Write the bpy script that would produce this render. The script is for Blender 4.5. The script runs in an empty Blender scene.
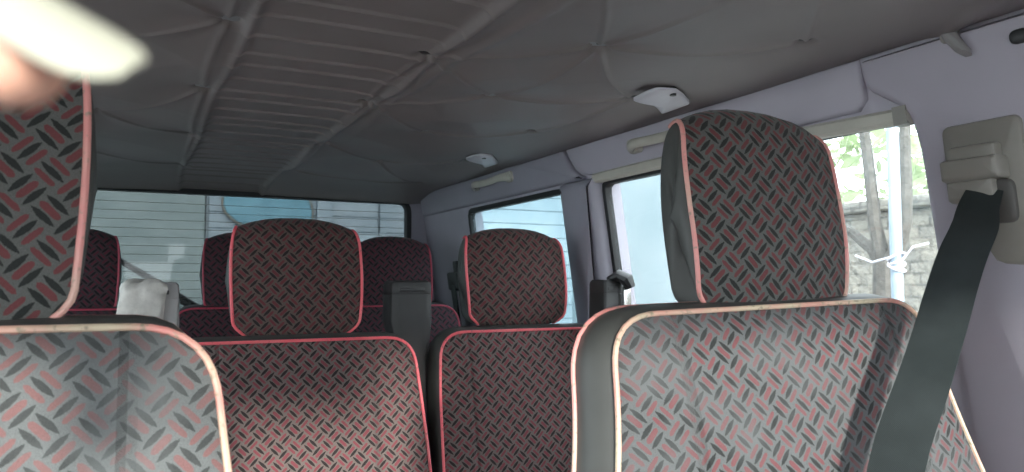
import bpy, bmesh, math, random
import numpy as np
from mathutils import Vector, Matrix

random.seed(4)
S = bpy.context.scene
COL = S.collection
ZC = 1.10                       # height of the lens above the van floor

# ------------------------------------------------------------------ camera, sky, sun, exposure
cam_d = bpy.data.cameras.new('camera')
cam = bpy.data.objects.new('camera', cam_d)
COL.objects.link(cam)
cam.location = (0, 0, ZC)
cam.rotation_euler = (math.radians(90 + 3.65), 0, math.radians(-26.4))
cam_d.sensor_width = 36
cam_d.lens = 36 * 769 / 1024
cam_d.clip_start = 0.005
cam_d.dof.use_dof = True
cam_d.dof.focus_distance = 1.25
cam_d.dof.aperture_fstop = 11
S.camera = cam

S.view_settings.view_transform = 'Standard'
S.view_settings.look = 'None'
S.view_settings.gamma = 1
S.view_settings.use_curve_mapping = False
S.view_settings.exposure = 0.75

world = bpy.data.worlds.new('sky'); S.world = world
world.use_nodes = True
bg = world.node_tree.nodes['Background']
bg.inputs['Color'].default_value = (0.92, 0.97, 1.0, 1)
bg.inputs['Strength'].default_value = 3.6

sun_d = bpy.data.lights.new('sun', 'SUN')
sun_d.energy = 4.5
sun_d.angle = math.radians(5)
sun_d.color = (1.0, 0.95, 0.88)
sun = bpy.data.objects.new('sun', sun_d); COL.objects.link(sun)
sun.rotation_euler = Vector((0.13, 0.96, -0.24)).to_track_quat('-Z', 'Y').to_euler()
sun.location = (-0.5, -4, 4)

# ------------------------------------------------------------------ node helpers
class N:
    def __init__(s, name):
        s.m = bpy.data.materials.new(name); s.m.use_nodes = True
        s.t = s.m.node_tree; s.b = s.t.nodes['Principled BSDF']
        s.out = s.t.nodes['Material Output']
    def node(s, t, **kw):
        n = s.t.nodes.new(t)
        for k, v in kw.items(): setattr(n, k, v)
        return n
    def link(s, a, b): s.t.links.new(a, b)
    def put(s, v, sock):
        if isinstance(v, bpy.types.NodeSocket): s.link(v, sock)
        else: sock.default_value = v
    def m_(s, op, a, b=0.0, c=0.0):
        n = s.node('ShaderNodeMath', operation=op)
        s.put(a, n.inputs[0]); s.put(b, n.inputs[1]); s.put(c, n.inputs[2])
        return n.outputs[0]
    def mix(s, f, a, b):
        n = s.node('ShaderNodeMix', data_type='RGBA')
        s.put(f, n.inputs[0])
        s.put(a if isinstance(a, bpy.types.NodeSocket) else (*a, 1), n.inputs[6])
        s.put(b if isinstance(b, bpy.types.NodeSocket) else (*b, 1), n.inputs[7])
        return n.outputs[2]
    def noise(s, scale, detail=2, vec=None, rough=0.5):
        n = s.node('ShaderNodeTexNoise')
        n.inputs['Scale'].default_value = scale; n.inputs['Detail'].default_value = detail
        n.inputs['Roughness'].default_value = rough
        s.link(vec if vec else s.obj(), n.inputs['Vector'])
        return n.outputs['Fac']
    def obj(s):
        if not hasattr(s, '_tc'): s._tc = s.node('ShaderNodeTexCoord')
        return s._tc.outputs['Object']
    def ramp(s, f, lo, hi):
        n = s.node('ShaderNodeMapRange'); n.clamp = True
        s.put(f, n.inputs['Value']); n.inputs['From Min'].default_value = lo; n.inputs['From Max'].default_value = hi
        return n.outputs[0]
    def bump(s, h, strength, dist=0.001, nrm=None):
        n = s.node('ShaderNodeBump'); n.inputs['Strength'].default_value = strength
        n.inputs['Distance'].default_value = dist; s.link(h, n.inputs['Height'])
        if nrm: s.link(nrm, n.inputs['Normal'])
        return n.outputs[0]
    def fin(s, color=None, rough=0.6, metal=0.0, normal=None, spec=None):
        if color is not None: s.put(color if isinstance(color, bpy.types.NodeSocket) else (*color, 1), s.b.inputs['Base Color'])
        s.put(rough, s.b.inputs['Roughness']); s.b.inputs['Metallic'].default_value = metal
        if spec is not None: s.b.inputs['Specular IOR Level'].default_value = spec
        if normal: s.link(normal, s.b.inputs['Normal'])
        return s.m

def plain(name, col, rough=0.6, var=0.12, scale=14, bump=0.15, bscale=400, metal=0.0, spec=None):
    n = N(name)
    f = n.ramp(n.noise(scale, 3), 0.3, 0.7)
    c = n.mix(f, tuple(x * (1 - var) for x in col), tuple(min(1, x * (1 + var)) for x in col))
    nr = n.bump(n.noise(bscale, 2), bump, 0.0006)
    return n.fin(c, rough, metal, nr, spec)

def fabric(name, base, red, black, seam, wear=0.0, cell=0.0222):
    """Basket of short bars: every cell three bars, black-red-black or red-black-red, slanting both ways."""
    n = N(name)
    sx = n.node('ShaderNodeSeparateXYZ')
    jit = n.node('ShaderNodeTexNoise'); jit.inputs['Scale'].default_value = 900; jit.inputs['Detail'].default_value = 1
    n.link(n.obj(), jit.inputs['Vector'])
    va = n.node('ShaderNodeVectorMath', operation='MULTIPLY_ADD')
    n.link(jit.outputs['Color'], va.inputs[0]); va.inputs[1].default_value = (0.0016,) * 3; n.link(n.obj(), va.inputs[2])
    n.link(va.outputs[0], sx.inputs[0])
    x, z = sx.outputs[0], sx.outputs[2]
    k = 1 / (math.sqrt(2) * cell)
    u = n.m_('MULTIPLY', n.m_('ADD', x, z), k); v = n.m_('MULTIPLY', n.m_('SUBTRACT', z, x), k)
    i = n.m_('FLOOR', u); j = n.m_('FLOOR', v)
    fu = n.m_('SUBTRACT', n.m_('SUBTRACT', u, i), 0.5); fv = n.m_('SUBTRACT', n.m_('SUBTRACT', v, j), 0.5)
    odd = n.m_('FLOORED_MODULO', n.m_('ADD', i, j), 2.0)
    typ = n.m_('FLOORED_MODULO', i, 2.0)
    inv = n.m_('SUBTRACT', 1.0, odd)
    p = n.m_('ADD', n.m_('MULTIPLY', fu, inv), n.m_('MULTIPLY', fv, odd))      # along the bar
    q = n.m_('ADD', n.m_('MULTIPLY', fv, inv), n.m_('MULTIPLY', fu, odd))      # across the bar
    taper = n.m_('SUBTRACT', 1.0, n.m_('POWER', n.m_('DIVIDE', n.m_('ABSOLUTE', p), 0.52), 2.0))
    soft = n.m_('SUBTRACT', 1.0, n.m_('POWER', n.m_('DIVIDE', n.m_('ABSOLUTE', p), 0.44), 6.0))
    dc = n.m_('ABSOLUTE', q)
    do = n.m_('ABSOLUTE', n.m_('SUBTRACT', dc, 0.31))
    def bar(d, w, t): return n.m_('GREATER_THAN', n.m_('MULTIPLY', t, w), d)
    cb, co = bar(dc, 0.12, taper), bar(do, 0.12, taper)                     # black spindles
    rb, ro = bar(dc, 0.13, soft), bar(do, 0.105, soft)                       # red blocks
    ntyp = n.m_('SUBTRACT', 1.0, typ)
    blk = n.m_('MAXIMUM', n.m_('MULTIPLY', cb, typ), n.m_('MULTIPLY', co, ntyp))
    rd = n.m_('MAXIMUM', n.m_('MULTIPLY', rb, ntyp), n.m_('MULTIPLY', ro, typ))
    thr = n.ramp(n.noise(1600, 1), 0.25, 0.75)
    bc = n.mix(thr, tuple(c * 0.72 for c in base), tuple(c * 1.28 for c in base))
    rc = n.mix(thr, tuple(c * 0.8 for c in red), tuple(c * 1.2 for c in red))
    kc = n.mix(thr, tuple(c * 0.7 for c in black), tuple(c * 1.3 for c in black))
    c = n.mix(rd, bc, rc)
    c = n.mix(blk, c, kc)
    if wear:
        w = n.m_('MULTIPLY', n.ramp(n.noise(7.5, 4, rough=0.6), 0.46, 0.72), wear)
        c = n.mix(w, c, tuple(b * 1.25 for b in base))
    sm = None
    h = n.m_('MULTIPLY', n.noise(1200, 1), 0.5)
    nr = n.bump(h, 0.5, 0.0008)
    if seam:
        g = n.m_('SUBTRACT', n.m_('ABSOLUTE', x), seam)
        g = n.ramp(n.m_('ABSOLUTE', g), 0.0, 0.007)
        nr = n.bump(g, 0.9, 0.006, nr)
    m = n.fin(c, 0.85, 0, nr, 0.25)
    n.b.inputs['Sheen Weight'].default_value = 0.12
    return m

def piping_mat(name, pink, cream, amount):
    n = N(name)
    f = n.ramp(n.noise(9, 3), 1 - amount - 0.12, 1 - amount + 0.12)
    c = n.mix(f, pink, cream)
    cr = n.ramp(n.noise(160, 2), 0.28, 0.42)
    c = n.mix(cr, tuple(x * 0.55 for x in cream), c)
    return n.fin(c, 0.5)

def glass(name, tint, haze=(0, 0, 0), haze_amt=0.0, hscale=20):
    n = N(name)
    t = n.node('ShaderNodeBsdfTransparent'); t.inputs[0].default_value = (*tint, 1)
    g = n.node('ShaderNodeBsdfGlossy'); g.inputs['Roughness'].default_value = 0.02
    lw = n.node('ShaderNodeLayerWeight'); fr = n.node('ShaderNodeMath', operation='MULTIPLY_ADD'); pw = n.node('ShaderNodeMath', operation='POWER')
    n.link(lw.outputs['Facing'], pw.inputs[0]); pw.inputs[1].default_value = 5.0; n.link(pw.outputs[0], fr.inputs[0]); fr.inputs[1].default_value = .6; fr.inputs[2].default_value = .03
    m1 = n.node('ShaderNodeMixShader'); n.link(fr.outputs[0], m1.inputs[0]); n.link(t.outputs[0], m1.inputs[1]); n.link(g.outputs[0], m1.inputs[2])
    last = m1
    if haze_amt:
        d = n.node('ShaderNodeBsdfTranslucent'); d.inputs[0].default_value = (*haze, 1)
        d2 = n.node('ShaderNodeBsdfDiffuse'); d2.inputs[0].default_value = (*haze, 1)
        ad = n.node('ShaderNodeMixShader'); n.link(d.outputs[0], ad.inputs[1]); n.link(d2.outputs[0], ad.inputs[2]); ad.inputs[0].default_value = 0.3
        m2 = n.node('ShaderNodeMixShader')
        f = n.m_('MULTIPLY', n.ramp(n.noise(hscale, 5, rough=0.65), 0.25, 0.8), haze_amt)
        n.link(f, m2.inputs[0]); n.link(m1.outputs[0], m2.inputs[1]); n.link(ad.outputs[0], m2.inputs[2])
        last = m2
    n.link(last.outputs[0], n.out.inputs['Surface'])
    return n.m

# ------------------------------------------------------------------ materials
M = {}
M['fab_front'] = fabric('patterned_fabric_front', (0.080, 0.085, 0.087), (0.120, 0.044, 0.048), (0.016, 0.018, 0.018), 0.165, 0.7)
M['fab_left'] = fabric('patterned_fabric_faded_haze', (0.105, 0.112, 0.113), (0.150, 0.078, 0.077), (0.040, 0.043, 0.043), 0.165, 0.8)  # paler, flatter colours: bleaching, with lens haze and glare put in
M['fab_head'] = fabric('patterned_fabric_headrest', (0.085, 0.087, 0.082), (0.115, 0.034, 0.036), (0.016, 0.018, 0.017), 0)
M['fab_mid'] = fabric('patterned_fabric_middle', (0.118, 0.094, 0.086), (0.155, 0.038, 0.047), (0.018, 0.014, 0.014), 0.15)
M['fab_midhead'] = fabric('patterned_fabric_middle_headrest', (0.088, 0.064, 0.057), (0.110, 0.026, 0.031), (0.018, 0.014, 0.014), 0)
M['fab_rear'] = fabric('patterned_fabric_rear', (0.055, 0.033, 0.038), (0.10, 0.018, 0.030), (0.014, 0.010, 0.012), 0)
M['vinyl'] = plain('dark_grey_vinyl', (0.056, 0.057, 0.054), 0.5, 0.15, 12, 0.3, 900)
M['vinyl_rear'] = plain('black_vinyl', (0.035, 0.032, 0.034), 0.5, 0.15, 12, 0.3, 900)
M['pip_worn'] = piping_mat('worn_cream_piping', (0.62, 0.20, 0.19), (0.50, 0.42, 0.30), 0.55)
M['pip_pink'] = piping_mat('salmon_piping', (0.66, 0.27, 0.25), (0.55, 0.44, 0.34), 0.42)
M['pip_red'] = piping_mat('red_piping', (0.80, 0.125, 0.155), (0.78, 0.22, 0.22), 0.4)
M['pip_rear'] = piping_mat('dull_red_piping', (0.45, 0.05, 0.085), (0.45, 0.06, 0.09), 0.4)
M['chrome'] = plain('steel', (0.6, 0.6, 0.6), 0.25, 0.05, 20, 0.02, 300, 1.0)
M['black'] = plain('black_plastic', (0.022, 0.022, 0.024), 0.4, 0.1, 20, 0.2, 900)
M['tower'] = plain('charcoal_plastic', (0.032, 0.032, 0.033), 0.5, 0.1, 20, 0.25, 1000)
M['tower_grey'] = plain('grey_plastic', (0.30, 0.29, 0.29), 0.5, 0.1, 20, 0.2, 900)
M['wall'] = plain('lavender_grey_panel', (0.45, 0.425, 0.49), 0.55, 0.06, 5, 0.25, 700)
M['pillar'] = plain('lavender_grey_pillar', (0.35, 0.335, 0.39), 0.55, 0.06, 5, 0.25, 700)
M['cream'] = plain('cream_plastic', (0.52, 0.50, 0.44), 0.45, 0.06, 20, 0.1, 600)
M['white'] = plain('white_plastic', (0.58, 0.57, 0.62), 0.4, 0.05, 20, 0.05, 600)
M['platem'] = plain('taupe_plastic', (0.27, 0.255, 0.23), 0.38, 0.07, 18, 0.15, 800)
M['plate_dark'] = plain('dark_taupe_plastic', (0.10, 0.095, 0.09), 0.45, 0.1, 18, 0.15, 800)
M['rubber'] = plain('black_rubber', (0.015, 0.016, 0.018), 0.6, 0.1, 20, 0.1, 400)
M['floor'] = plain('grey_floor_mat', (0.06, 0.06, 0.065), 0.8, 0.2, 10, 0.4, 200)
M['shell'] = plain('van_shell_paint', (0.25, 0.26, 0.28), 0.4, 0.05, 8, 0.02, 300)
M['cloth'] = plain('worn_cloth', (0.52, 0.50, 0.47), 0.9, 0.2, 40, 0.5, 300)
n = N('belt_webbing')
sx = n.node('ShaderNodeSeparateXYZ'); n.link(n.obj(), sx.inputs[0])
w = n.node('ShaderNodeTexWave'); w.inputs['Scale'].default_value = 260; n.link(n.obj(), w.inputs['Vector'])
M['belt'] = n.fin(n.mix(n.ramp(n.noise(30, 3), .3, .7), (0.018, 0.024, 0.0245), (0.026, 0.033, 0.034)), 0.5, 0, n.bump(w.outputs['Fac'], 0.25, 0.0006))
n = N('headliner')
c = n.mix(n.ramp(n.noise(6, 3), .3, .7), (0.205, 0.180, 0.180), (0.230, 0.204, 0.203))
M['liner'] = n.fin(c, 0.5, 0, n.bump(n.noise(1500, 1), 0.2, 0.0004), 0.4)
M['glass_clear'] = glass('clear_glass', (0.96, 0.98, 0.98))
M['glass_front'] = glass('door_glass', (0.93, 0.96, 0.97), (0.80, 0.85, 0.87), 0.05, 9)
M['glass_quarter'] = glass('dusty_quarter_glass', (0.66, 0.75, 0.78), (0.6, 0.7, 0.74), 0.14, 11)
M['glass_rear'] = glass('tinted_rear_glass', (0.36, 0.38, 0.39), (0.5, 0.54, 0.55), 0.05, 6)
M['heater'] = plain('defroster_print', (0.16, 0.14, 0.11), 0.6, 0.05)
M['skin'] = None
n = N('skin')
c = n.mix(n.ramp(n.noise(60, 3), .3, .7), (0.62, 0.33, 0.24), (0.70, 0.40, 0.30))
M['skin'] = n.fin(c, 0.5); n.b.inputs['Subsurface Weight'].default_value = 0.25
n.b.inputs['Subsurface Radius'].default_value = (0.006, 0.003, 0.002); n.b.inputs['Subsurface Scale'].default_value = 1.0
M['nail'] = plain('finger_nail', (0.36, 0.355, 0.29), 0.35, 0.03, 60, 0.02, 300)

# ------------------------------------------------------------------ mesh helpers
class MB:
    def __init__(s): s.v = []; s.f = []
    def add(s, v, f):
        o = len(s.v); s.v += [tuple(p) for p in v]; s.f += [tuple(i + o for i in q) for q in f]; return s
    def build(s, name, mat, parent=None, smooth=True, auto=35):
        me = bpy.data.meshes.new(name); me.from_pydata(s.v, [], s.f); me.update()
        bm = bmesh.new(); bm.from_mesh(me); bmesh.ops.recalc_face_normals(bm, faces=bm.faces)
        if smooth:
            for f in bm.faces: f.smooth = True
            lim = math.radians(auto)
            for e in bm.edges:
                if len(e.link_faces) == 2 and e.calc_face_angle(0) > lim: e.smooth = False
        bm.to_mesh(me); bm.free()
        me.materials.append(mat)
        o = bpy.data.objects.new(name, me); COL.objects.link(o)
        if parent: o.parent = parent
        return o
    def box(s, lo, hi, bev=0.0, seg=2, M4=None):
        bm = bmesh.new(); bmesh.ops.create_cube(bm, size=1)
        for v in bm.verts: v.co = Vector([lo[k] + (v.co[k] + .5) * (hi[k] - lo[k]) for k in range(3)])
        if bev: bmesh.ops.bevel(bm, geom=bm.edges[:], offset=bev, segments=seg, profile=.5, affect='EDGES', clamp_overlap=True)
        bm.verts.ensure_lookup_table(); bm.verts.index_update()
        vs = [(M4 @ v.co if M4 else v.co.copy()) for v in bm.verts]
        s.add(vs, [[v.index for v in f.verts] for f in bm.faces]); bm.free(); return s
    def tube(s, path, r, closed=False, n=8, flat=1.0, up=None):
        P = [Vector(p) for p in path]; L = len(P); vs = []; prev = None
        for i in range(L):
            if closed: t = P[(i + 1) % L] - P[i - 1]
            else: t = P[min(i + 1, L - 1)] - P[max(i - 1, 0)]
            t.normalize()
            if prev is None:
                a = Vector(up) if up else (Vector((0, 0, 1)) if abs(t.z) < .9 else Vector((0, 1, 0)))
            else: a = prev
            a = (a - t * a.dot(t)).normalized(); prev = a; b = t.cross(a)
            rr = r[i] if isinstance(r, (list, tuple)) else r
            for k in range(n):
                th = 2 * math.pi * k / n
                vs.append(P[i] + a * (math.cos(th) * rr) + b * (math.sin(th) * rr * flat))
        fs = []
        for i in range(L if closed else L - 1):
            for k in range(n):
                k2 = (k + 1) % n; i2 = (i + 1) % L
                fs.append((i * n + k, i * n + k2, i2 * n + k2, i2 * n + k))
        if not closed: fs += [tuple(range(n)), tuple((L - 1) * n + k for k in range(n))]
        return s.add(vs, fs)
    def loft(s, rings, cap0=True, cap1=True):
        n = len(rings[0]); vs = [p for r in rings for p in r]; fs = []
        for i in range(len(rings) - 1):
            for k in range(n):
                k2 = (k + 1) % n
                fs.append((i * n + k, i * n + k2, (i + 1) * n + k2, (i + 1) * n + k))
        if cap0: fs.append(tuple(range(n)))
        if cap1: fs.append(tuple((len(rings) - 1) * n + k for k in range(n)))
        return s.add(vs, fs)

def tagp(o, label=None, cat=None, group=None, kind=None):
    if label: o['label'] = label
    if cat: o['category'] = cat
    if group: o['group'] = group
    if kind: o['kind'] = kind
    return o
def thing(name, loc, label, cat, group=None):
    o = bpy.data.objects.new(name, None); COL.objects.link(o); o.location = loc
    o.empty_display_size = 0.05
    return tagp(o, label, cat, group)
def struct(o): o['kind'] = 'structure'; return o

def round_poly(pts, rad, seg=6, step=0.012):
    """Polygon with rounded corners, resampled to nearly even spacing."""
    out = []; n = len(pts)
    for i in range(n):
        p0, p, p1 = Vector(pts[i - 1]), Vector(pts[i]), Vector(pts[(i + 1) % n])
        r = rad[i] if isinstance(rad, (list, tuple)) else rad
        a = (p0 - p); b = (p1 - p); la, lb = a.length, b.length; a.normalize(); b.normalize()
        d = min(r, la * .48, lb * .48)
        for k in range(seg + 1):
            t = k / seg
            out.append((1 - t) ** 2 * (p + a * d) + 2 * t * (1 - t) * p + t * t * (p + b * d))
    P = out + [out[0]]; d = [0]
    for i in range(len(P) - 1): d.append(d[-1] + (P[i + 1] - P[i]).length)
    m = max(24, int(d[-1] / step)); res = []; j = 0
    for k in range(m):
        s_ = d[-1] * k / m
        while d[j + 1] < s_: j += 1
        t = (s_ - d[j]) / max(1e-9, d[j + 1] - d[j])
        res.append(P[j].lerp(P[j + 1], t))
    return res
def offset(loop, o):
    n = len(loop); res = []
    area = sum(loop[i].x * loop[(i + 1) % n].y - loop[(i + 1) % n].x * loop[i].y for i in range(n))
    sg = 1 if area > 0 else -1
    for i in range(n):
        t = (loop[(i + 1) % n] - loop[i - 1]).normalized()
        res.append(loop[i] + Vector((t.y, -t.x)) * o * sg)
    return res

def cushion(name, loop, mat_f, mat_s, mat_p, parent, bulge=0.018, depth=0.10, flare=0.010, outer_pipe=None, pipe_r=0.0042, side='side_panel', spread=(1, 1)):
    """Padded panel: fabric front (own mesh), vinyl sides and back, piping round the front edge."""
    c = sum(loop, Vector((0, 0))) / len(loop)
    zlo, zhi = min(p.y for p in loop), max(p.y for p in loop)
    # a tall pad: shrink towards a spine instead of one point, so the pattern side stays even
    w = max(p.x for p in loop) - c.x; half = max(0.0, (zhi - zlo) / 2 - w)
    zm = (zlo + zhi) / 2
    def ctr(p): return Vector((c.x, min(max(p.y, zm - half), zm + half)))
    ts = [1, .985, .95, .88, .76, .6, .42, .22, 0.02]
    f = MB()
    rings = [[Vector((ctr(p).x + (p.x - ctr(p).x) * t, -bulge * (1 - t ** 5) ** .6, ctr(p).y + (p.y - ctr(p).y) * t)) for p in loop] for t in ts]
    f.loft(rings, cap0=False)
    front = f.build(name, mat_f, parent)
    nrm = [q - p for p, q in zip(loop, offset(loop, 1.0))]
    def offs(o):
        if o < 0: return offset(loop, o)
        return [p + n_ * o * (n_.y ** 2 + n_.x ** 2 * (spread[0] if n_.x < 0 else spread[1])) for p, n_ in zip(loop, nrm)]
    g = MB(); rr = []
    for o, y in ((-0.001, 0), (flare * .5, .008), (flare, depth * .28), (flare * 1.1, depth * .5)):
        rr.append([Vector((p.x, y, p.y)) for p in offs(o)])
    for o, y in ((flare * .6, depth * .75), (-.008, depth * .93), (-.03, depth)):
        rr.append([Vector((p.x, y, p.y)) for p in offs(o)])
    g.loft(rr, cap0=False)
    g.build(side, mat_s, front)
    MB().tube([Vector((p.x, -.0015, p.y)) for p in offset(loop, .0015)], pipe_r, True, 8).build('piping', mat_p, front)
    if outer_pipe:
        MB().tube([Vector((p.x, depth * .5, p.y)) for p in offs(flare * 1.1 + .001)], pipe_r * .9, True, 8).build('piping', outer_pipe, front)
    return front

# ------------------------------------------------------------------ van shell
XC = 0.285                                   # centre line of the van
def wx(z, off=0.0): return (1.05 - 0.15 * z if z > -.3 else 1.095) - off     # right wall, z from the lens
def wp(y, z, off=0.0, side=1):
    x = wx(z, off)
    return Vector((x if side > 0 else 2 * XC - x, y, z + ZC))

YB = [-.75, -.5, .42, .698, 1.55, 1.73, 2.37, 2.85]
ZB = [-1.1, -.3, -.25, .25, .36]
HOLES = [(-.5, .42), (.698, 1.55), (1.73, 2.37)]
def side_wall(side, name):
    mb = MB(); T = .05
    hole = lambda i, k: any(abs(YB[i] - a) < 1e-6 for a, b in HOLES) and k == 2
    ny, nz = len(YB) - 1, len(ZB) - 1
    P = lambda i, k, o: wp(YB[i], ZB[k], -o, side)
    for i in range(ny):
        for k in range(nz):
            if hole(i, k): continue
            a = [(i, k), (i + 1, k), (i + 1, k + 1), (i, k + 1)]
            mb.add([P(*q, 0) for q in a], [(0, 1, 2, 3)]); mb.add([P(*q, T) for q in a], [(3, 2, 1, 0)])
            for (p, q), (di, dk) in zip(((a[0], a[1]), (a[1], a[2]), (a[2], a[3]), (a[3], a[0])), ((0, -1), (1, 0), (0, 1), (-1, 0))):
                ii, kk = i + di, k + dk
                if ii < 0 or ii >= ny or kk < 0 or kk >= nz or hole(ii, kk):
                    mb.add([P(*p, 0), P(*q, 0), P(*q, T), P(*p, T)], [(0, 1, 2, 3)])
    o = mb.build(name, M['wall'], smooth=False)
    bm = bmesh.new(); bm.from_mesh(o.data); bmesh.ops.remove_doubles(bm, verts=bm.verts, dist=1e-5)
    bmesh.ops.recalc_face_normals(bm, faces=bm.faces); bm.to_mesh(o.data); bm.free()
    return struct(o)
side_wall(1, 'wall_right'); side_wall(-1, 'wall_left')

def plate_on_wall(outline, t0, t1, side=1, bev=.004):
    """Outline (y, z) on the side wall, standing off the wall from t0 to t1."""
    lo = [Vector(p) for p in outline]
    rings = [[wp(p.x, p.y, t0, side) for p in lo], [wp(p.x, p.y, t1 - bev, side) for p in lo],
             [wp(p.x, p.y, t1 - bev * .3, side) for p in offset(lo, -bev * .3)], [wp(p.x, p.y, t1, side) for p in offset(lo, -bev)]]
    return MB().loft(rings)

wn = 0
for side in (1, -1):
    for k, (a, b) in enumerate(HOLES):
        wn += 1
        root = bpy.data.objects.new('window_%d' % wn, None); COL.objects.link(root); struct(root)
        root.location = wp((a + b) / 2, -.25, 0, side); mi = Matrix.Translation(-root.location)
        lp = round_poly([(a, -.25), (b, -.25), (b, .25), (a, .25)], .03, 5, .02)
        g = MB(); inner = offset(lp, -.010)
        g.loft([[wp(p.x, p.y, .003, side) for p in offset(lp, .004)], [wp(p.x, p.y, .003, side) for p in inner],
                [wp(p.x, p.y, -.016, side) for p in inner], [wp(p.x, p.y, -.016, side) for p in offset(lp, .001)]], False, False)
        gm = MB().add([mi @ Vector(v) for v in g.v], g.f).build('gasket', M['rubber'], root)
        pane = MB(); lo2 = offset(lp, -.006)
        pane.loft([[wp(p.x, p.y, -.006, side) for p in lo2], [wp(p.x, p.y, -.010, side) for p in lo2]])
        MB().add([mi @ Vector(v) for v in pane.v], pane.f).build('pane', M[('glass_clear', 'glass_front', 'glass_quarter')[k]], root, smooth=False)

# back of the van with the rear window
def rect_ring(x0, x1, z0, z1, r, step=.02): return round_poly([(x0, z0), (x1, z0), (x1, z1), (x0, z1)], r, 6, step)
hole = rect_ring(-.385, .955, -.2, .322, .045)
def to_rect(p, x0, x1, z0, z1):
    c = Vector(((x0 + x1) / 2, (z0 + z1) / 2)); h = Vector(((x1 - x0) / 2, (z1 - z0) / 2))
    q = p - Vector((.285, .061)); s_ = max(abs(q.x) / .67, abs(q.y) / .261)
    q = Vector((q.x / .67, q.y / .261)) / s_
    return Vector((c.x + q.x * h.x, c.y + q.y * h.y))
out_in = [to_rect(p, -.53, 1.10, -1.1, .36) for p in hole]
b = MB()
V = lambda p, y: Vector((p.x, y, p.y + ZC))
b.loft([[V(p, 2.80) for p in out_in], [V(p, 2.80) for p in hole], [V(p, 2.86) for p in hole], [V(p, 2.86) for p in out_in]], False, False)
b.loft([[V(p, 2.86) for p in out_in], [V(p, 2.80) for p in out_in]], False, False)
struct(b.build('wall_back', M['pillar'], auto=30))
rw = bpy.data.objects.new('window_7', None); COL.objects.link(rw); struct(rw); rw.location = (XC, 2.83, ZC - .2)
mi = Matrix.Translation(-rw.location)
g = MB(); inn = offset(hole, -.014)
g.loft([[V(p, 2.797) for p in offset(hole, .004)], [V(p, 2.795) for p in inn], [V(p, 2.83) for p in inn], [V(p, 2.83) for p in hole]], False, False)
MB().add([mi @ Vector(v) for v in g.v], g.f).build('gasket', M['rubber'], rw)
g = MB(); inn = offset(hole, -.008)
g.loft([[V(p, 2.826) for p in inn], [V(p, 2.830) for p in inn]])
MB().add([mi @ Vector(v) for v in g.v], g.f).build('pane', M['glass_rear'], rw, smooth=False)
g = MB()
z = -.16
while z < .29:
    g.box((-.37, 2.8245, z + ZC), (.94, 2.8258, z + ZC + .0014)); z += .029
MB().add([mi @ Vector(v) for v in g.v], g.f).build('defroster_wires', M['heater'], rw, smooth=False)

# floor, roof shell, front end (dash, header and windscreen behind the lens)
struct(MB().box((-.56, -1.15, -.06), (1.13, 2.86, 0.0)).build('floor', M['floor'], smooth=False))
f = MB()
rf = []
for i in range(13):
    x = -.50 + 1.57 * i / 12; q = (x - XC) / .785
    rf.append((x, .375 + .05 * (1 - q ** 4)))
for y in (-.22, 2.86):
    pass
sec = [Vector((x, z)) for x, z in rf] + [Vector((rf[-1][0], .362)), Vector((rf[0][0], .362))]
f.loft([[V(p, -.22) for p in sec], [V(p, 2.86) for p in sec]])
struct(f.build('roof', M['shell'], auto=40))
f = MB()
f.box((-.52, -.26, ZC + .29), (1.09, -.19, ZC + .375), .01)                                   # header over the windscreen
struct(f.build('trim_1', M['wall']))
for sgn, lab in ((1, 'grey visor added out of view to limit sunlight, on the right of the windscreen'), (-1, 'grey visor added out of view to limit sunlight, on the left of the windscreen')):
    vz = thing('added_sun_blocker', (XC + sgn * .38, -.17, ZC + .285), lab, 'sun blocker', 'added sun blockers')  # visors added unseen behind the lens to limit where sunlight falls
    MB().box((-.33, -.012, -.125), (.33, .006, -.008), .007, 3).build('flap', M['wall'], vz)
    MB().tube([(-.33, 0, 0), (.33, 0, 0)], .006, False, 8).build('rod', M['chrome'], vz)
f = MB()
for sgn in (1, -1):
    a = wp(-.22, .31, -.02, sgn); c2 = wp(-.78, -.25, -.02, sgn)
    f.tube([a, a.lerp(c2, .5), c2], .035, False, 10)
struct(f.build('trim_2', M['wall']))
f = MB(); f.box((-.50, -1.1, .0), (1.08, -.72, ZC - .27), .05, 4)
struct(f.build('wall_front', M['vinyl']))
f = MB()
a0, a1 = Vector((-.46, -.22, ZC + .31)), Vector((1.03, -.22, ZC + .31)); b0, b1 = Vector((-.50, -.78, ZC - .26)), Vector((1.07, -.78, ZC - .26))
dn = Vector((0, -.003, .003))
f.add([a0, a1, b1, b0, a0 + dn, a1 + dn, b1 + dn, b0 + dn], [(0, 1, 2, 3), (7, 6, 5, 4), (0, 1, 5, 4), (1, 2, 6, 5), (2, 3, 7, 6), (3, 0, 4, 7)])
struct(f.build('window_8', M['glass_clear'], smooth=False))

# headliner: fabric pinned by buttons, sagging and creased between them, ribbed strip in the middle
BTN = [(.11, 1.085), (.113, 1.484), (.125, 1.95), (.14, 2.46), (.40, 1.104), (.40, 1.441), (.424, 1.919), (.441, 2.435),
       (.605, 1.309), (.604, 1.684), (.631, 2.139), (.88, 2.50), (.622, .959), (.84, 1.183), (.825, 1.548), (.873, .797), (.85, 2.0),
       (-.073, 1.76), (-.12, 1.25), (-.15, 2.2), (-.30, 1.5), (-.14, .8), (.12, .66), (.40, .62), (.63, .50), (-.33, .95)]
SEG = [(12, 15), (12, 4), (4, 8), (12, 13), (5, 13), (8, 13), (5, 9), (9, 14), (4, 5), (5, 6), (6, 7), (6, 10), (10, 11), (5, 8), (13, 14),
       (12, 23), (4, 23), (0, 1), (1, 2), (2, 3), (1, 17), (17, 2), (17, 19), (0, 18), (18, 17), (3, 19), (0, 21), (7, 11), (10, 16), (24, 12), (24, 15), (0, 22), (12, 8), (20, 17), (20, 18)]
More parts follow.
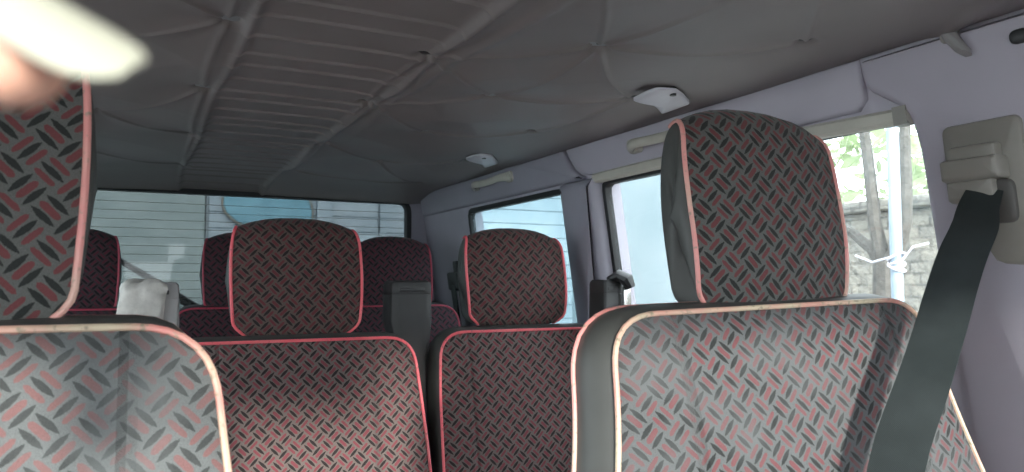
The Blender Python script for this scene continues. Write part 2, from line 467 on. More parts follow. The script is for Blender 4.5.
xs = np.linspace(-.445, 1.012, 330); ys = np.linspace(-.19, 2.80, 1250)
X, Y = np.meshgrid(xs, ys, indexing='ij')
B = np.array(BTN); D = np.full(X.shape, 9.0)
for bx_, by_ in BTN: D = np.minimum(D, np.hypot(X - bx_, Y - by_))
mid = 1 / (1 + np.exp(-(X - .135) / .006)) * 1 / (1 + np.exp((X - .405) / .006))
sag = .019 * (1 - np.exp(-(D / .11) ** 1.3))
sag = sag * (1 - mid) + mid * .008
crease = np.zeros_like(X)
for i, j in SEG:
    a, c_ = B[i], B[j]; d = c_ - a; L = np.hypot(*d)
    t = np.clip(((X - a[0]) * d[0] + (Y - a[1]) * d[1]) / L ** 2, 0, 1)
    wob = .010 * np.sin(t * math.pi) * (1 if (i + j) % 2 else -1)
    px = a[0] + t * d[0] - d[1] / L * wob; py = a[1] + t * d[1] + d[0] / L * wob
    dl = np.hypot(X - px, Y - py)
    crease = np.maximum(crease, (.0050 * np.exp(-(dl / .0042) ** 2) + .004 * np.exp(-(dl / .025) ** 2)) * (0.35 + .65 * np.abs(1 - 2 * t) ** .7))
rib = np.zeros_like(X)
for k in range(27):
    y0 = .62 + .0838 * k + .01 * math.sin(k * 2.1)
    rib = np.maximum(rib, .0044 * np.exp(-((Y - y0 - .012 * (X - .27)) / .0032) ** 2))
seams = .006 * np.exp(-((X - .135 - .004 * np.sin(Y * 7)) / .007) ** 2) + .007 * np.exp(-((X - .412 - .006 * np.sin(Y * 6)) / .008) ** 2)
seams += .006 * np.exp(-((X - .45 + .012 * np.sin(Y * 6)) / .012) ** 2) * np.clip((1.9 - Y) / .6, 0, 1)
fold = np.zeros_like(X)                                             # deep fold running to the coat hook
fa, fb = np.array((.80, .40)), np.array((1.0, .68)); d = fb - fa; L = np.hypot(*d)
t = np.clip(((X - fa[0]) * d[0] + (Y - fa[1]) * d[1]) / L ** 2, 0, 1)
dl = np.hypot(X - fa[0] - t * d[0], Y - fa[1] - t * d[1])
fold = .012 * np.exp(-(dl / .016) ** 2) * t
pit = .016 * np.exp(-(D / .013) ** 2)
crown = .012 * (1 - ((X - XC) / .73) ** 2)
wav = .0012 * np.sin(X * 17 + 2 * np.sin(Y * 5)) * np.sin(Y * 11 + X * 6) * (1 - mid)
Z = .352 + crown - sag - crease - rib * mid - seams - fold + pit + wav
edge = np.clip((X - .90) / .105, 0, 1)
Z = Z * (1 - edge ** 2) + (.346) * edge ** 2
back = np.clip((Y - 2.55) / .25, 0, 1)
Z = Z - .030 * back ** 2
nx, ny = X.shape
vs = np.stack([X, Y, Z + ZC], -1).reshape(-1, 3)
idx = np.arange(nx * ny).reshape(nx, ny)
fc = np.stack([idx[:-1, :-1], idx[:-1, 1:], idx[1:, 1:], idx[1:, :-1]], -1).reshape(-1, 4)
me = bpy.data.meshes.new('ceiling'); me.from_pydata(vs.tolist(), [], fc.tolist()); me.update()
me.polygons.foreach_set('use_smooth', [True] * len(me.polygons)); me.materials.append(M['liner'])
ceil = bpy.data.objects.new('ceiling', me); COL.objects.link(ceil); struct(ceil)
def zceil(x, y):
    i = int(np.argmin(abs(xs - x))); j = int(np.argmin(abs(ys - y))); return float(Z[i, j]) + ZC
for k, (x, y) in enumerate(BTN[:18]):
    z = zceil(x, y) - .004; mb = MB()
    mb.loft([[Vector((x + r * math.cos(t_), y + r * math.sin(t_), z + h)) for t_ in np.linspace(0, 2 * math.pi, 12, endpoint=False)]
             for r, h in ((.011, .006), (.011, -.001), (.008, -.003), (.002, -.0035))])
    o = mb.build('headliner_button', M['rubber'], ceil)

# pillar covers, top rail, blind rail
bp = round_poly([(.797, .345), (.793, .297), (.765, .277), (.727, .252), (.716, .2), (.708, -.06), (.86, -.24), (.88, -.7), (.40, -.7), (.415, .2), (.40, .345)],
                [.002, .012, .02, .02, .03, .04, .04, .01, .01, .03, .002], 5, .012)
struct(plate_on_wall(bp, -.004, .020, 1, .012).build('trim_3', M['wall'], auto=50))
cp = round_poly([(1.727, .262), (1.732, -.7), (1.552, -.7), (1.552, .262)], [.01, .01, .01, .01], 4, .02)
struct(plate_on_wall(cp, -.004, .030, 1, .028).build('trim_4', M['pillar'], auto=50))
r1 = round_poly([(.80, .346), (1.69, .346), (1.655, .290), (1.60, .268), (.80, .268)], [.001, .001, .02, .02, .002], 4, .03)
struct(plate_on_wall(r1, -.003, .010, 1, .006).build('trim_5', M['wall'], auto=50))
r2 = round_poly([(1.697, .346), (2.78, .346), (2.78, .262), (1.60, .262), (1.662, .286)], [.001, .001, .01, .01, .02], 4, .03)
struct(plate_on_wall(r2, -.003, .016, 1, .008).build('trim_6', M['pillar'], auto=50))
br = MB(); pts = []
for i in range(17):
    y = .726 + (1.566 - .726) * i / 16; pts.append((y, .2455 + .006 * math.sin(i / 16 * math.pi) + .012 * i / 16))
rings = []
for y, z in pts:
    rings.append([wp(y, z + dz, off) for dz, off in ((-.012, .002), (.011, .002), (.011, .014), (.006, .019), (-.008, .019), (-.012, .014))])
blind = br.loft(rings).build('blind_rail', M['cream'], auto=30)
tagp(blind, 'long cream blind rail across the top of the front side window', 'rail')
e = MB()
e.loft([[wp(.7265 + dy, .246 + dz, off) for dz, off in ((-.014, .002), (.013, .002), (.013, .02), (-.014, .02))] for dy in (0, .022)])
mi = e.build('end_cap', M['platem'], blind, auto=30)

# grab handles
def grab_handle(y0, y1, z, label):
    r = thing('grab_handle', wp(y0, z, .014), label, 'handle', 'cream grab handles on the top rail')
    mi = Matrix.Translation(-r.location); m = MB(); pts = []; rad = []
    for i in range(15):
        t = i / 14; s_ = math.sin(math.pi * t)
        pts.append(mi @ wp(y0 + (y1 - y0) * t, z - .004 + .002 * math.cos(t * 6.28), .016 + .022 * min(1, s_ * 2.2))); rad.append(.0105 + .004 * (1 - min(1, s_ * 1.8)))
    m.tube(pts, rad, False, 12, .75, up=(0, 0, 1)); m.build('grip', M['cream'], r)
    for yy in (y0 + .012, y1 - .012):
        mm = MB(); lp = round_poly([(yy - .022, z - .018), (yy + .022, z - .018), (yy + .022, z + .014), (yy - .022, z + .014)], .012, 4, .006)
        pm = plate_on_wall(lp, .008, .024, 1, .006); MB().add([mi @ Vector(v) for v in pm.v], pm.f).build('mount', M['cream'], r)
    return r
grab_handle(1.12, 1.395, .308, 'cream grab handle on the rail above the clear side window, partly behind a headrest')
grab_handle(1.99, 2.255, .318, 'cream grab handle above the smaller window further back, wholly in view')

# coat hook at the edge of the ceiling
hk = thing('coat_hook', wp(.66, .335, .018), 'small grey hook hanging at the ceiling edge above the seat belt plate', 'hook')
mi = Matrix.Translation(-hk.location); m = MB(); rings = []
for t in np.linspace(0, 1, 9):
    yc = .656 - .030 * t; zc_ = .350 - .046 * t; hw = .0125 * (1 - .25 * t) * (1 if t < .95 else .6); pr = .016 + .014 * math.sin(min(1, t * 1.1) * 1.9) * .75
    rings.append([mi @ wp(yc + hw * math.cos(a) , zc_ + .004 * math.sin(a), pr + .009 * math.sin(a)) for a in np.linspace(0, 2 * math.pi, 12, endpoint=False)])
m.loft(rings); m.build('hook', M['tower_grey'], hk)
lp = round_poly([(.636, .326), (.662, .326), (.662, .346), (.636, .346)], .008, 4, .006)
pm = plate_on_wall(lp, .016, .023, 1, .003); MB().add([mi @ Vector(v) for v in pm.v], pm.f).build('base', M['platem'], hk)
lp = round_poly([(.548, .300), (.572, .300), (.572, .318), (.548, .318)], .009, 4, .005)
tagp(plate_on_wall(lp, .016, .025, 1, .003).build('screw_cover', M['black']), 'small black screw cover on the pillar at the far right', 'cap')

# white curved flaps on the ceiling
def flap(pts, z, notch, label):
    lp = round_poly(pts, .008, 4, .006); c = sum(lp, Vector((0, 0))) / len(lp)
    root = thing('ceiling_flap', (c.x, c.y, z), label, 'flap', 'white plastic flaps on the ceiling')
    m = MB(); rr = [[Vector((p.x - c.x, p.y - c.y, .006)) for p in lp], [Vector((p.x - c.x, p.y - c.y, .0015)) for p in lp]]
    for t, d_ in ((.97, 0), (.8, -.003), (.5, -.006), (.2, -.008)):
        rr.append([Vector(((p.x - c.x) * t, (p.y - c.y) * t, d_)) for p in lp])
    m.loft(rr); m.build('flap', M['white'], root, auto=50)
    q = Vector(notch) - c
    MB().tube([(q.x, q.y, .010), (q.x, q.y, -.004)], .006, False, 10).build('clip', M['black'], root)
flap([(0.8086, 1.1384), (0.8000, 1.0857), (0.8006, 1.0537), (0.8341, 1.0447), (0.8739, 1.0725), (0.9182, 1.11), (0.9209, 1.1541), (0.9237, 1.2008), (0.8834, 1.1634), (0.8472, 1.1365), (0.8249, 1.1303)], ZC + .333, (.838, 1.058),
     'larger white curved plastic flap on the ceiling by the near headrest')
flap([(0.7948, 1.884), (0.7947, 1.8301), (0.8016, 1.8007), (0.8392, 1.808), (0.9031, 1.9063), (0.901, 1.9886), (0.861, 1.9272), (0.8254, 1.8873)], ZC + .334, (.822, 1.822), 'smaller white curved plastic flap on the ceiling further back')

# ------------------------------------------------------------------ seat belt on the B pillar
PS = -.027
bt = thing('seat_belt', wp(.65, .12, .02), 'dark webbing seat belt running from the taupe plate on the pillar across the front seat', 'seat belt')
mi = Matrix.Translation(-bt.location)
def wall_part(pm, name, mat, parent, auto=40): return MB().add([mi @ Vector(v) for v in pm.v], pm.f).build(name, mat, parent, auto=auto)
R4 = lambda y0, y1, z0, z1, r, s_=0: round_poly([(y0 + s_, z0), (y1 + s_, z0), (y1 + s_, z1), (y0 + s_, z1)], r, 5, .005)
pl = wall_part(plate_on_wall(R4(.597, .703, .026, .216, .012, PS), .016, .026, 1, .006), 'plate', M['platem'], bt)
wall_part(plate_on_wall(R4(.6235, .6885, .158, .184, .004, PS), .022, .041, 1, .005), 'cover', M['platem'], bt)
wall_part(plate_on_wall(R4(.617, .695, .137, .166, .004, PS), .022, .052, 1, .006), 'cover', M['platem'], bt)
wall_part(plate_on_wall(R4(.632, .695, .110, .140, .004, PS), .022, .042, 1, .005), 'cover', M['platem'], bt)
wall_part(plate_on_wall(R4(.612, .682, .080, .137, .012, PS), .022, .032, 1, .004), 'slot', M['plate_dark'], bt)
path = [((1.030, .636, .142), (0, .85, .15)), ((.998, .620, .126), (-.18, .8, .1)), ((.975, .616, .098), (-.45, .62, -.1)), ((.951, .606, .073), (-.66, .52, -.22)), ((.915, .598, .040), (-.80, .42, -.34)), ((.883, .590, .006), (-.82, .38, -.42)), ((.832, .575, -.050), (-.80, .34, -.46)),
        ((.779, .560, -.106), (-.77, .34, -.50)), ((.710, .545, -.192), (-.74, .34, -.55)), ((.62, .50, -.32), (-.72, .30, -.6)), ((.53, .46, -.45), (-.7, .3, -.6)), ((.475, .445, -.52), (-.7, .3, -.6))]
P = [Vector(p) + Vector((0, 0, ZC)) for p, w_ in path]; W = [Vector(w_).normalized() for p, w_ in path]
def cr(a, i, t):
    p0, p1, p2, p3 = a[max(i - 1, 0)], a[i], a[i + 1], a[min(i + 2, len(a) - 1)]
    return .5 * ((2 * p1) + (p2 - p0) * t + (2 * p0 - 5 * p1 + 4 * p2 - p3) * t * t + (3 * p1 - p0 - 3 * p2 + p3) * t ** 3)
rings = []
for i in range(len(P) - 1):
    for t in (0, .25, .5, .75):
        p = cr(P, i, t); w_ = cr(W, i, t); tan = (cr(P, i, min(1, t + .05)) - cr(P, i, t - .05 if t else 0)).normalized()
        w_ = (w_ - tan * w_.dot(tan)).normalized(); nrm = tan.cross(w_)
        hw = .0262 - .007 * max(0, 1 - (i + t) / 3); ring = []
        for a_, b_ in ((-1, .5), (-.5, .6), (0, .65), (.5, .6), (1, .5), (1, -.5), (.5, -.6), (0, -.6), (-.5, -.6), (-1, -.5)):
            ring.append(mi @ (p + w_ * hw * a_ + nrm * .0016 * b_))
        rings.append(ring)
MB().loft(rings).build('webbing', M['belt'], bt)
e = P[-1]; m = MB(); m.box((-.018, -.012, -.07), (.018, .012, .01), .004, 2, Matrix.Translation(mi @ e) @ Matrix.Rotation(-.6, 4, 'Y')); m.build('buckle', M['black'], bt)

# ------------------------------------------------------------------ seats
def headrest(h, hh, dep, mat_f, mat_s, mat_p, parent, pr):
    """Fabric wraps over front, top and back; vinyl cheeks close the sides, piped along both edges."""
    prof = round_poly([(.006, .0), (-.006, h * .30), (.002, h * .90), (dep * .30, h * .985), (dep * .72, h * .95), (dep * 1.0, h * .62), (dep * .96, .02), (dep * .5, .004)],
                      [.02, .09, .05, .04, .05, .08, .03, .02], 8, .008)
    # start at the middle of the underside so the cross lines run front - top - back
    n_ = len(prof); W = []
    for p in prof:
        q = max(0, min(1, p.y / h)); w_ = hh * (.945 + .055 * math.sin(min(1, q / 1.1) * math.pi) - .06 * max(0, (q - .74) / .26) ** 2.4)
        w_ -= .010 * max(0, (p.x / dep)) ** 1.5 + .026 * max(0, 1 - q / .13) ** 2
        W.append(w_)
    c = sum(prof, Vector((0, 0))) / n_; out = offset(prof, 1.0)
    ks = [-1, -.97, -.9, -.75, -.55, -.3, 0, .3, .55, .75, .9, .97, 1]
    rings = []
    for k in ks:
        ring = []
        for p, o_, w_ in zip(prof, out, W):
            nr = o_ - p; cr_ = .012 * (1 - abs(k) ** 3)
            if nr.y > 0: cr_ += nr.y * .012 * (1 - abs(k) ** 2.2) * max(0, (p.y / h - .5) * 2)
            ring.append(Vector((w_ * k, p.x + nr.x * cr_, p.y + nr.y * cr_)))
        rings.append(ring)
    f = MB().loft(rings, False, False).build('headrest', mat_f, parent, auto=60)
    for s_ in (-1, 1):
        rr = []
        for t, bul in ((1, 0), (.985, .002), (.95, .004), (.88, .0055), (.75, .007), (.5, .008), (.25, .0085), (.05, .0087)):
            rr.append([Vector((s_ * (w_ + bul), c.x + (p.x - c.x) * t, c.y + (p.y - c.y) * t)) for p, w_ in zip(prof, W)])
        MB().loft(rr, False, True).build('side_panel', mat_s, f, auto=60)
        pp_ = [Vector((s_ * (w_ + .001), p.x, p.y)) for p, w_ in zip(prof, W)]
        keep = [i for i in range(n_) if prof[i].x < dep * .62 and not (prof[i].y < h * .5 and prof[i].x > dep * .35)]
        st = next(i for i in keep if (i - 1) % n_ not in keep); seq = []
        while st % n_ in keep and len(seq) < n_: seq.append(pp_[st % n_]); st += 1
        MB().tube(seq, pr, False, 8).build('piping', mat_p, f)
    return f

def seat(name, xc, y0, lean, ztop, zh, half_top, half_bot, rt, fab, fabh, vin, pin, pout, hp, head, cush_y, label, group=None, hw_rt=None, head_pin=None, spread=(1, 1), tilt=0.0):
    """xc centre; y0 - plane of the back at lens height; lean = dy/dz; head = (front y, z0, z1, half, depth)."""
    ang = math.atan(lean); yh = y0 + lean * zh; H = (ztop - zh) / math.cos(ang)
    r = thing(name, (xc, yh, 0), label, 'seat', group)
    hr = hw_rt or (half_top, half_bot)
    pts = [(-half_bot, .0), (hr[1], .0), (hr[1], H * .42), (hr[0] + .012, H * .78), (hr[0], H + tilt), (-half_top, H - .001 - tilt), (-half_top - .010, H * .78), (-half_bot, H * .42)]
    lp = round_poly(pts, [.05, .05, .15, .1, rt, rt, .1, .15], 8, .012)
    bk = cushion('backrest', lp, fab, vin, pin, r, .016, .10, .018, pout, hp, spread=spread)
    bk.location = (0, 0, ZC + zh); bk.rotation_euler = (-ang, 0, 0)
    fy, z0, z1, hh, dep = head[:5]
    hd = headrest(z1 - z0, hh, dep, fabh, vin, head_pin or pin, r, hp)
    hd.location = (head[5] if len(head) > 5 else 0, fy - yh, ZC + z0); hd.rotation_euler = (-.12, 0, 0)
    for s_ in (-1, 1):
        MB().tube([(s_ * .06, fy - yh + dep * .55, ZC + z0 - .12), (s_ * .06, fy - yh + dep * .55, ZC + z0 + .03)], .006, False, 10).build('headrest_post', M['chrome'], r)
    # seat cushion and base
    hb = half_bot
    lp = round_poly([(-hb * .98, -.46), (hb * .98, -.46), (hb, -.02), (-hb, -.02)], [.07, .07, .05, .05], 6, .014)
    cu = cushion('seat_cushion', lp, fab, vin, pin, r, .018, .13, .010, None, hp)
    cu.location = (0, .0, ZC + zh + .01); cu.rotation_euler = (math.radians(-90), 0, 0)
    m = MB(); zb = ZC + zh - .14
    m.box((-hb * .8, -.40, .0), (hb * .8, -.34, zb), .01); m.box((-hb * .8, -.06, .0), (hb * .8, .0, zb), .01); m.box((-hb * .9, -.42, zb - .03), (hb * .9, .02, zb + .02), .01)
    m.build('seat_base', M['black'], r)
    return r

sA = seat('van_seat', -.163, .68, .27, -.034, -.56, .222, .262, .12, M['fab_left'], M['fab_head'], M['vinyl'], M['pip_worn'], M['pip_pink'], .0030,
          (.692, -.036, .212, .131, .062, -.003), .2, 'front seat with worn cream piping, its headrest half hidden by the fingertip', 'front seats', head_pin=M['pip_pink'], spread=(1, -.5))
sB = seat('van_seat', .688, .68, .27, -.026, -.56, .240, .300, .10, M['fab_front'], M['fab_head'], M['vinyl'], M['pip_worn'], M['pip_pink'], .0030,
          (.694, -.036, .212, .124, .062, .019), .2, 'grey patterned front seat beside the pillar, crossed by the dark seat belt', 'front seats', head_pin=M['pip_pink'], tilt=.007)
sC = seat('van_seat', .307, 1.6, .2, -.112, -.62, .236, .262, .085, M['fab_mid'], M['fab_midhead'], M['vinyl'], M['pip_red'], None, .0032,
          (1.612, -.102, .130, .132, .065, .006), 1.1, 'second row seat with red piping between two belt towers, one charcoal, one grey', 'second row seats', spread=(.3, .3))
sD = seat('van_seat', .820, 1.6, .2, -.104, -.62, .208, .222, .075, M['fab_mid'], M['fab_midhead'], M['vinyl'], M['pip_red'], None, .0032,
          (1.612, -.090, .124, .129, .07), 1.1, 'second row seat against the right wall, behind the near front seat', 'second row seats', spread=(.6, .3))
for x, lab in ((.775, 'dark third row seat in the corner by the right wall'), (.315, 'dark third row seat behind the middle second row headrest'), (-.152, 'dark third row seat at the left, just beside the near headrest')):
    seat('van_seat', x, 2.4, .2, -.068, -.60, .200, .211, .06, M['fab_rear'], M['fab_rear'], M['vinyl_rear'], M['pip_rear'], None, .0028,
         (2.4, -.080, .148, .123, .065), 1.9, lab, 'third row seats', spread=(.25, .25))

def tower(parent, x, y, ztop, mat, w=.092, d=.075):
    ox, oy = parent.location.x, parent.location.y
    secs = [(ztop, w * .86, d * .8, 0), (ztop - .004, w * .96, d * .95, 0), (ztop - .010, w, d, 0), (ztop - .028, w * 1.0, d, 0), (ztop - .030, w * .985, d * .985, 0), (ztop - .032, w * 1.01, d, 0), (ztop - .088, w * 1.03, d, 0), (ztop - .12, w * .92, d * .95, .003),
            (ztop - .16, w * .70, d * .85, .008), (ztop - .21, w * .50, d * .8, .014), (ztop - .30, w * .42, d * .7, .02), (ztop - .55, w * .42, d * .7, .0), (ztop - .80, w * .5, d, -.02)]
    rings = []
    for z, ww, dd, dx in secs:
        lp = round_poly([(-ww / 2, -dd / 2), (ww / 2, -dd / 2), (ww / 2, dd / 2), (-ww / 2, dd / 2)], .010, 4, .006)
        n_ = 32
        step = len(lp) / n_
        rings.append([Vector((x - ox + dx + lp[int(k * step)].x, y - oy + lp[int(k * step)].y, z + ZC)) for k in range(n_)])
    t = MB().loft(rings).build('belt_tower', mat, parent, auto=28)
    MB().box((x - ox - w * .30, y - oy - d * .5 - .0012, ztop + ZC - .024), (x - ox + w * .30, y - oy - d * .5 + .004, ztop + ZC - .016), .001).build('slot', M['black'], t)
    return t
tower(sC, .552, 1.635, .010, M['tower'])
tower(sC, .040, 1.635, .006, M['tower_grey'])
td = tower(sD, .985, 1.50, .012, M['tower'], .050, .07)
ox, oy = sD.location.x, sD.location.y
m = MB(); m.tube([(.985 - ox, 1.485 - oy, ZC + .012), (1.0 - ox, 1.465 - oy, ZC + .022), (1.012 - ox, 1.45 - oy, ZC + .012), (1.02 - ox, 1.445 - oy, ZC - .006)], [.008, .014, .016, .010], False, 10, 1.6); m.build('belt_tongue', M['black'], td)
m = MB(); m.box((1.004 - ox, 1.452 - oy, ZC - .050), (1.024 - ox, 1.457 - oy, ZC - .002), .001); m.build('tongue_plate', M['chrome'], td)

# cloth draped over the pale tower
cl = MB(); rings = []
for z, sw in ((-.075, .0), (-.05, .004), (-.02, .002), (-.009, .003), (-.001, .001), (.0075, -.010), (.009, -.026)):
    ring = []
    for k in range(36):
        a = 2 * math.pi * k / 36; q = max(abs(math.cos(a)) / .036, abs(math.sin(a)) / .047)
        wr = .0025 * math.sin(k * 1.9 + z * 90)
        ring.append(Vector((.020 + math.cos(a) / q * (1 + (sw + wr) / .04) + .006 * (z + .07) / .09, 1.634 + math.sin(a) / q * (1 + (sw + wr) / .05), z + ZC + .004 * math.sin(k * .7))))
    rings.append(ring)
tagp(cl.loft(rings, False, True).build('cloth', M['cloth'], auto=60), 'crumpled off-white cloth sleeve over the grey belt tower', 'cloth')

# belt guide on the rear corner pillar
bg_ = thing('belt_guide', wp(2.52, .02, .0), 'small black belt guide on the rear corner pillar', 'belt guide')
mi = Matrix.Translation(-bg_.location)
wall_part(plate_on_wall(R4(2.475, 2.575, -.02, .045, .012), -.002, .03, 1, .008), 'guide', M['black'], bg_)
wall_part(plate_on_wall(R4(2.50, 2.545, -.62, .0, .004), .028, .031, 1, .001), 'webbing', M['belt'], bg_)
wall_part(plate_on_wall(R4(2.49, 2.53, .03, .085, .010), .0, .02, 1, .006), 'knob', M['black'], bg_)

# rear wiper outside the back window
wi = thing('rear_wiper', (.24, 2.88, ZC - .10), 'thin black wiper resting slantwise on the rear window', 'wiper')
mi = Matrix.Translation(-wi.location)
A_ = Vector((-.035, 2.872, ZC + .084)); E_ = Vector((.235, 2.885, ZC - .088))
MB().tube([mi @ A_.lerp(E_, t) for t in (.0, .3, .6, .8, 1)], [.009, .011, .011, .008, .008], False, 8).build('blade', M['rubber'], wi)
E2 = Vector((.235, 2.905, ZC - .105))
MB().tube([mi @ p for p in (A_.lerp(E_, .45), A_.lerp(E_, .6) + Vector((0, .02, -.012)), E2)], [.006, .009, .010], False, 8).build('arm', M['rubber'], wi)

# ------------------------------------------------------------------ outside
GZ = -.45
n = N('concrete_yard'); M['yard'] = n.fin(n.mix(n.ramp(n.noise(3, 5), .3, .7), (0.38, 0.37, 0.35), (0.48, 0.47, 0.44)), .9)
g = MB().box((-12, -12, GZ - .1), (14, 14, GZ)); struct(g.build('ground', M['yard'], smooth=False))
n = N('pale_plaster'); M['plaster'] = n.fin(n.mix(n.ramp(n.noise(4, 5), .3, .7), (0.20, 0.25, 0.25), (0.27, 0.32, 0.315)), .9)
n = N('painted_siding'); M['siding'] = n.fin(n.mix(n.ramp(n.noise(5, 5), .35, .7), (0.23, 0.29, 0.33), (0.32, 0.375, 0.41)), .6)
n = N('blue_paint'); M['blue'] = n.fin(n.mix(n.ramp(n.noise(9, 5), .35, .7), (0.09, 0.24, 0.31), (0.13, 0.31, 0.39)), .5)
n = N('bluewhite_plaster'); M['bluewall'] = n.fin(n.mix(n.ramp(n.noise(2.5, 6), .3, .75), (0.18, 0.235, 0.255), (0.25, 0.30, 0.32)), .9)
struct(MB().box((-5, 5.0, GZ), (.40, 5.2, ZC + 1.4), .01).build('wall_yard_back', M['plaster'], smooth=False))
sd = MB(); z = GZ
while z < ZC + 1.2:
    for x0, x1 in ((.42, 1.485), (1.50, 4.0)):
        sd.box((x0, 5.02, z), (x1, 5.06, z + .098), .006, 1)
    z += .1
sd.box((.41, 5.06, GZ), (4.0, 5.2, ZC + 1.2))
sdo = sd.build('wall_siding', M['siding'], smooth=False); struct(sdo)
post = tagp(MB().box((1.07, 4.98, GZ), (1.17, 5.02, ZC + 1.2), .01).build('fence_post', M['siding']), 'pale wide post on the siding seen through the rear window', 'post')
bl = thing('wall_panel', (.765, 5.0, ZC + .365), 'rounded pale blue panel on the wall seen through the rear window', 'panel')
lp = round_poly([(-.15, -.01), (.27, -.01), (.28, .14), (.20, .26), (-.16, .30), (-.27, .20), (-.27, .09)], [.10, .02, .08, .1, .1, .06, .06], 6, .02)
MB().loft([[Vector((p.x, .02, p.y)) for p in lp], [Vector((p.x, -.02, p.y)) for p in lp], [Vector((p.x, -.03, p.y)) for p in offset(lp, -.012)]]).build('panel', M['blue'], bl)
MB().tube([Vector((p.x, -.02, p.y)) for p in lp], .008, True, 6).build('rim', M['heater'], bl)

struct(MB().box((3.0, 3.1, GZ), (3.2, 11, ZC + 1.6), .01).build('wall_yard_side', M['bluewall'], smooth=False))
# stone wall with coping
n = N('rough_stone')
br_ = n.node('ShaderNodeTexBrick'); br_.inputs['Scale'].default_value = 5.0; br_.inputs['Mortar Size'].default_value = .03
mp = n.node('ShaderNodeMapping'); mp.inputs['Rotation'].default_value = (0, math.radians(90), math.radians(90)); n.link(n.obj(), mp.inputs[0]); n.link(mp.outputs[0], br_.inputs['Vector'])
br_.inputs['Color1'].default_value = (.24, .225, .19, 1); br_.inputs['Color2'].default_value = (.19, .185, .165, 1); br_.inputs['Mortar'].default_value = (.11, .105, .095, 1)
c = n.mix(n.m_('MULTIPLY', n.ramp(n.noise(14, 5), .4, .65), .6), br_.outputs['Color'], (.30, .28, .235))
M['stone'] = n.fin(c, .95, 0, n.bump(n.noise(25, 5), .8, .03))
struct(MB().box((3.0, -2.5, GZ), (3.3, 3.1, ZC + .33), .02).build('wall_stone', M['stone'], smooth=False))
struct(MB().box((2.95, -2.5, ZC + .33), (3.35, 3.1, ZC + .38), .015).build('trim_7', M['stone']))
# foliage beyond the wall
n = N('leaf_green'); M['leaf'] = n.fin(n.mix(n.ramp(n.noise(8, 3), .3, .7), (0.22, 0.30, 0.13), (0.36, 0.43, 0.24)), .7)
n = N('bark'); M['bark'] = n.fin(n.mix(n.ramp(n.noise(40, 4), .3, .7), (0.07, 0.066, 0.058), (0.12, 0.112, 0.10)), .9, 0, n.bump(n.noise(60, 4), .7, .01))
def bush(x, y, label, h):
    r = thing('bush', (x, y, GZ), label, 'bush', 'light green bushes beyond the stone wall')
    m = MB()
    for k in range(1800):
        a = random.uniform(0, 6.28); el = random.uniform(-1, 1); rr = random.uniform(.3, 1) ** .5
        c_ = Vector((math.cos(a) * rr * 1.3 * math.sqrt(1 - el * el), math.sin(a) * rr * 1.0 * math.sqrt(1 - el * el), h * .6 + el * rr * h * .42))
        u = Vector((random.gauss(0, 1), random.gauss(0, 1), random.gauss(0, 1))).normalized(); v = u.orthogonal().normalized(); s_ = random.uniform(.06, .12)
        m.add([c_ - u * s_, c_ + v * s_ * .45, c_ + u * s_, c_ - v * s_ * .45], [(0, 1, 2, 3)])
    m.build('foliage', M['leaf'], r, smooth=False)
    m = MB(); m.tube([(0, 0, 0), (.03, .02, h * .4), (0, 0, h * .7)], [.05, .04, .02], False, 8); m.build('trunk', M['bark'], r)
bush(5.2, 4.6, 'light green bush beyond the stone wall, nearer the near headrest', 3.7)
bush(5.2, 2.5, 'light green bush beyond the stone wall, nearer the pillar', 3.4)
tr = thing('tree', (2.4, 1.85, GZ), 'bare forked tree with several stems outside the near side window', 'tree')
def stem(pts, rad, name): MB().tube([(x - 2.4, y - 1.85, z + ZC - GZ) for x, y, z in pts], rad, False, 9).build(name, M['bark'], tr)
stem([(2.4, 1.85, GZ - ZC), (2.4, 1.845, -.3), (2.4, 1.85, -.05), (2.4, 1.848, .09)], [.07, .055, .05, .046], 'trunk')
stem([(2.4, 1.85, .05), (2.4, 1.868, .11), (2.39, 1.885, .22), (2.40, 1.905, .38), (2.40, 1.925, .55), (2.42, 1.95, .9)], [.035, .026, .023, .021, .019, .014], 'branch')
stem([(2.4, 1.845, .05), (2.4, 1.81, .12), (2.4, 1.772, .22), (2.4, 1.765, .35), (2.4, 1.765, .46), (2.4, 1.75, .8)], [.035, .028, .024, .022, .020, .012], 'branch')
stem([(2.4, 1.86, .06), (2.4, 1.91, .13), (2.4, 1.985, .19), (2.4, 2.08, .25)], [.028, .02, .018, .012], 'branch')
n = N('pale_blue_pipe'); M['pipe'] = n.fin(n.mix(n.ramp(n.noise(20, 3), .3, .7), (0.24, 0.31, 0.37), (0.30, 0.37, 0.43)), .45)
pp = thing('pole', (2.2, 1.66, GZ), 'straight pale blue pole in front of the forked tree', 'pole')
MB().tube([(0, 0, 0), (0, 0, ZC - GZ + 1.2)], .019, False, 14).build('shaft', M['pipe'], pp)
m = MB()
for k in range(4):
    z = ZC - GZ + .055 + .012 * k; m.tube([(.024 * math.cos(a), .024 * math.sin(a), z + .012 * math.sin(a + k)) for a in np.linspace(0, 6.28, 20, endpoint=False)], .004, True, 6)
m.tube([(0, .02, ZC - GZ + .09), (0, .09, ZC - GZ + .075), (.02, .17, ZC - GZ + .10)], .004, False, 6)
m.tube([(0, -.02, ZC - GZ + .08), (0, -.06, ZC - GZ + .12), (.02, -.10, ZC - GZ + .13)], .004, False, 6)
m.build('tie', M['white'], pp)

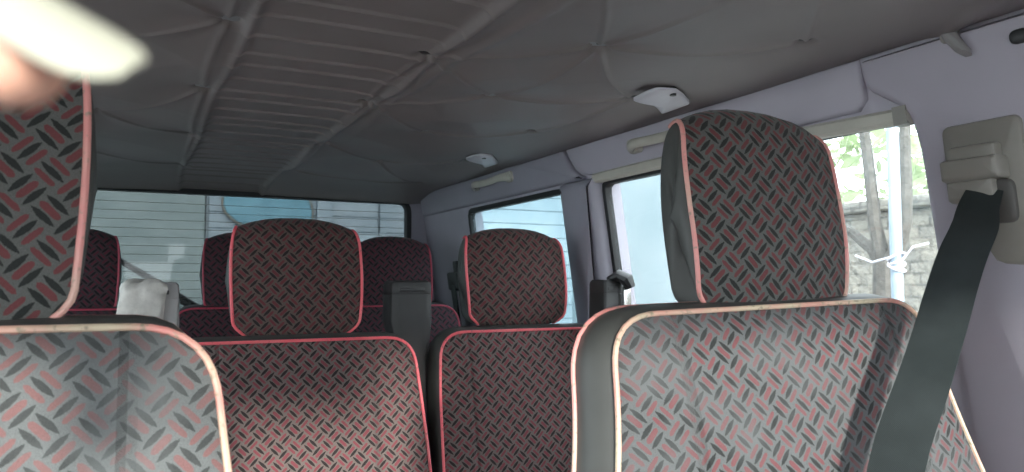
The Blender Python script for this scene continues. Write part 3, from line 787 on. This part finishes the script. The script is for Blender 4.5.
# ------------------------------------------------------------------ the hand that strays in front of the lens
Fw = Vector((.444, .894, .064)); Rt = Vector((.896, -.445, 0)); Up = Vector((-.028, -.057, .998))
hand = thing('person', (-.07, .09, ZC + .02), 'blurred fingertip with a long pale nail reaching in at the top left', 'person')
def cw(r, u, f): return Vector((0, 0, ZC)) + Rt * r + Up * u + Fw * f        # metres right, up and ahead of the lens
ax = (Rt * .87 - Up * .50).normalized()
nu = (Fw * -.68 + (Rt * .50 + Up * .87) * .74); nu = (nu - ax * nu.dot(ax)).normalized(); sv = ax.cross(nu)
tip = cw(-.0562, .0196, .095)
def hp(a, s_, h): return tip + ax * a + sv * s_ + nu * h - hand.location       # along, sideways, towards the nail side
def skin(chains, name):
    vs, es, rs = [], [], []
    for ch, link in chains:
        prev = link
        for p, r in ch:
            vs.append(p); rs.append(r)
            if prev is not None: es.append((prev, len(vs) - 1))
            prev = len(vs) - 1
    me = bpy.data.meshes.new(name); me.from_pydata(vs, es, []); o = bpy.data.objects.new(name, me); COL.objects.link(o); o.parent = hand
    m_ = o.modifiers.new('skin', 'SKIN'); m_.use_smooth_shade = True
    for d_, r in zip(me.skin_vertices[0].data, rs): d_.radius = (r, r * .92)
    me.skin_vertices[0].data[0].use_root = True
    ss = o.modifiers.new('sub', 'SUBSURF'); ss.levels = 2; ss.render_levels = 2
    me.materials.append(M['skin']); return o
ch = []
ch.append(([(hp(-.175, .0, -.02), .026), (hp(-.14, .0, -.012), .026), (hp(-.105, .0, -.006), .022)], None))
ch.append(([(hp(-.080, -.006, .002), .0105), (hp(-.045, -.002, .003), .0098), (hp(-.020, 0, .001), .0095), (hp(-.006, 0, -.0005), .0085), (hp(.000, 0, -.001), .0060)], 2))
for s_, k in ((.018, 1), (.036, .93), (.052, .8)):
    ch.append(([(hp(-.082, s_, -.004), .010), (hp(-.055 - .01 * (1 - k), s_ + .002, -.008), .0092), (hp(-.050, s_ + .002, -.032 * k), .0085), (hp(-.068, s_ + .002, -.046 * k), .0078)], 2))
ch.append(([(hp(-.130, -.024, -.012), .013), (hp(-.100, -.038, -.024), .0105), (hp(-.075, -.036, -.036), .009), (hp(-.058, -.028, -.044), .0075)], 1))
skin(ch, 'hand')
nl = MB(); rings = []
for o_ in (0, .0006):
    pass
na = 9
def nailp(i, k, o_):
    a = -.0135 + .0240 * i / 14; th = (k / 8 - .5) * 1.25; R_ = .0083 + o_
    wid = 1 if i < 9 else (1, .985, .94, .85, .70, .42)[i - 9]
    th *= wid
    return hp(a, R_ * math.sin(th), -.0004 + R_ * math.cos(th))
top = [[nailp(i, k, .0006) for k in range(9)] for i in range(15)]; bot = [[nailp(i, k, 0) for k in range(9)] for i in range(15)]
for i in range(15): rings.append(top[i] + bot[i][::-1])
nl.loft(rings); nl.build('nail', M['nail'], hand)
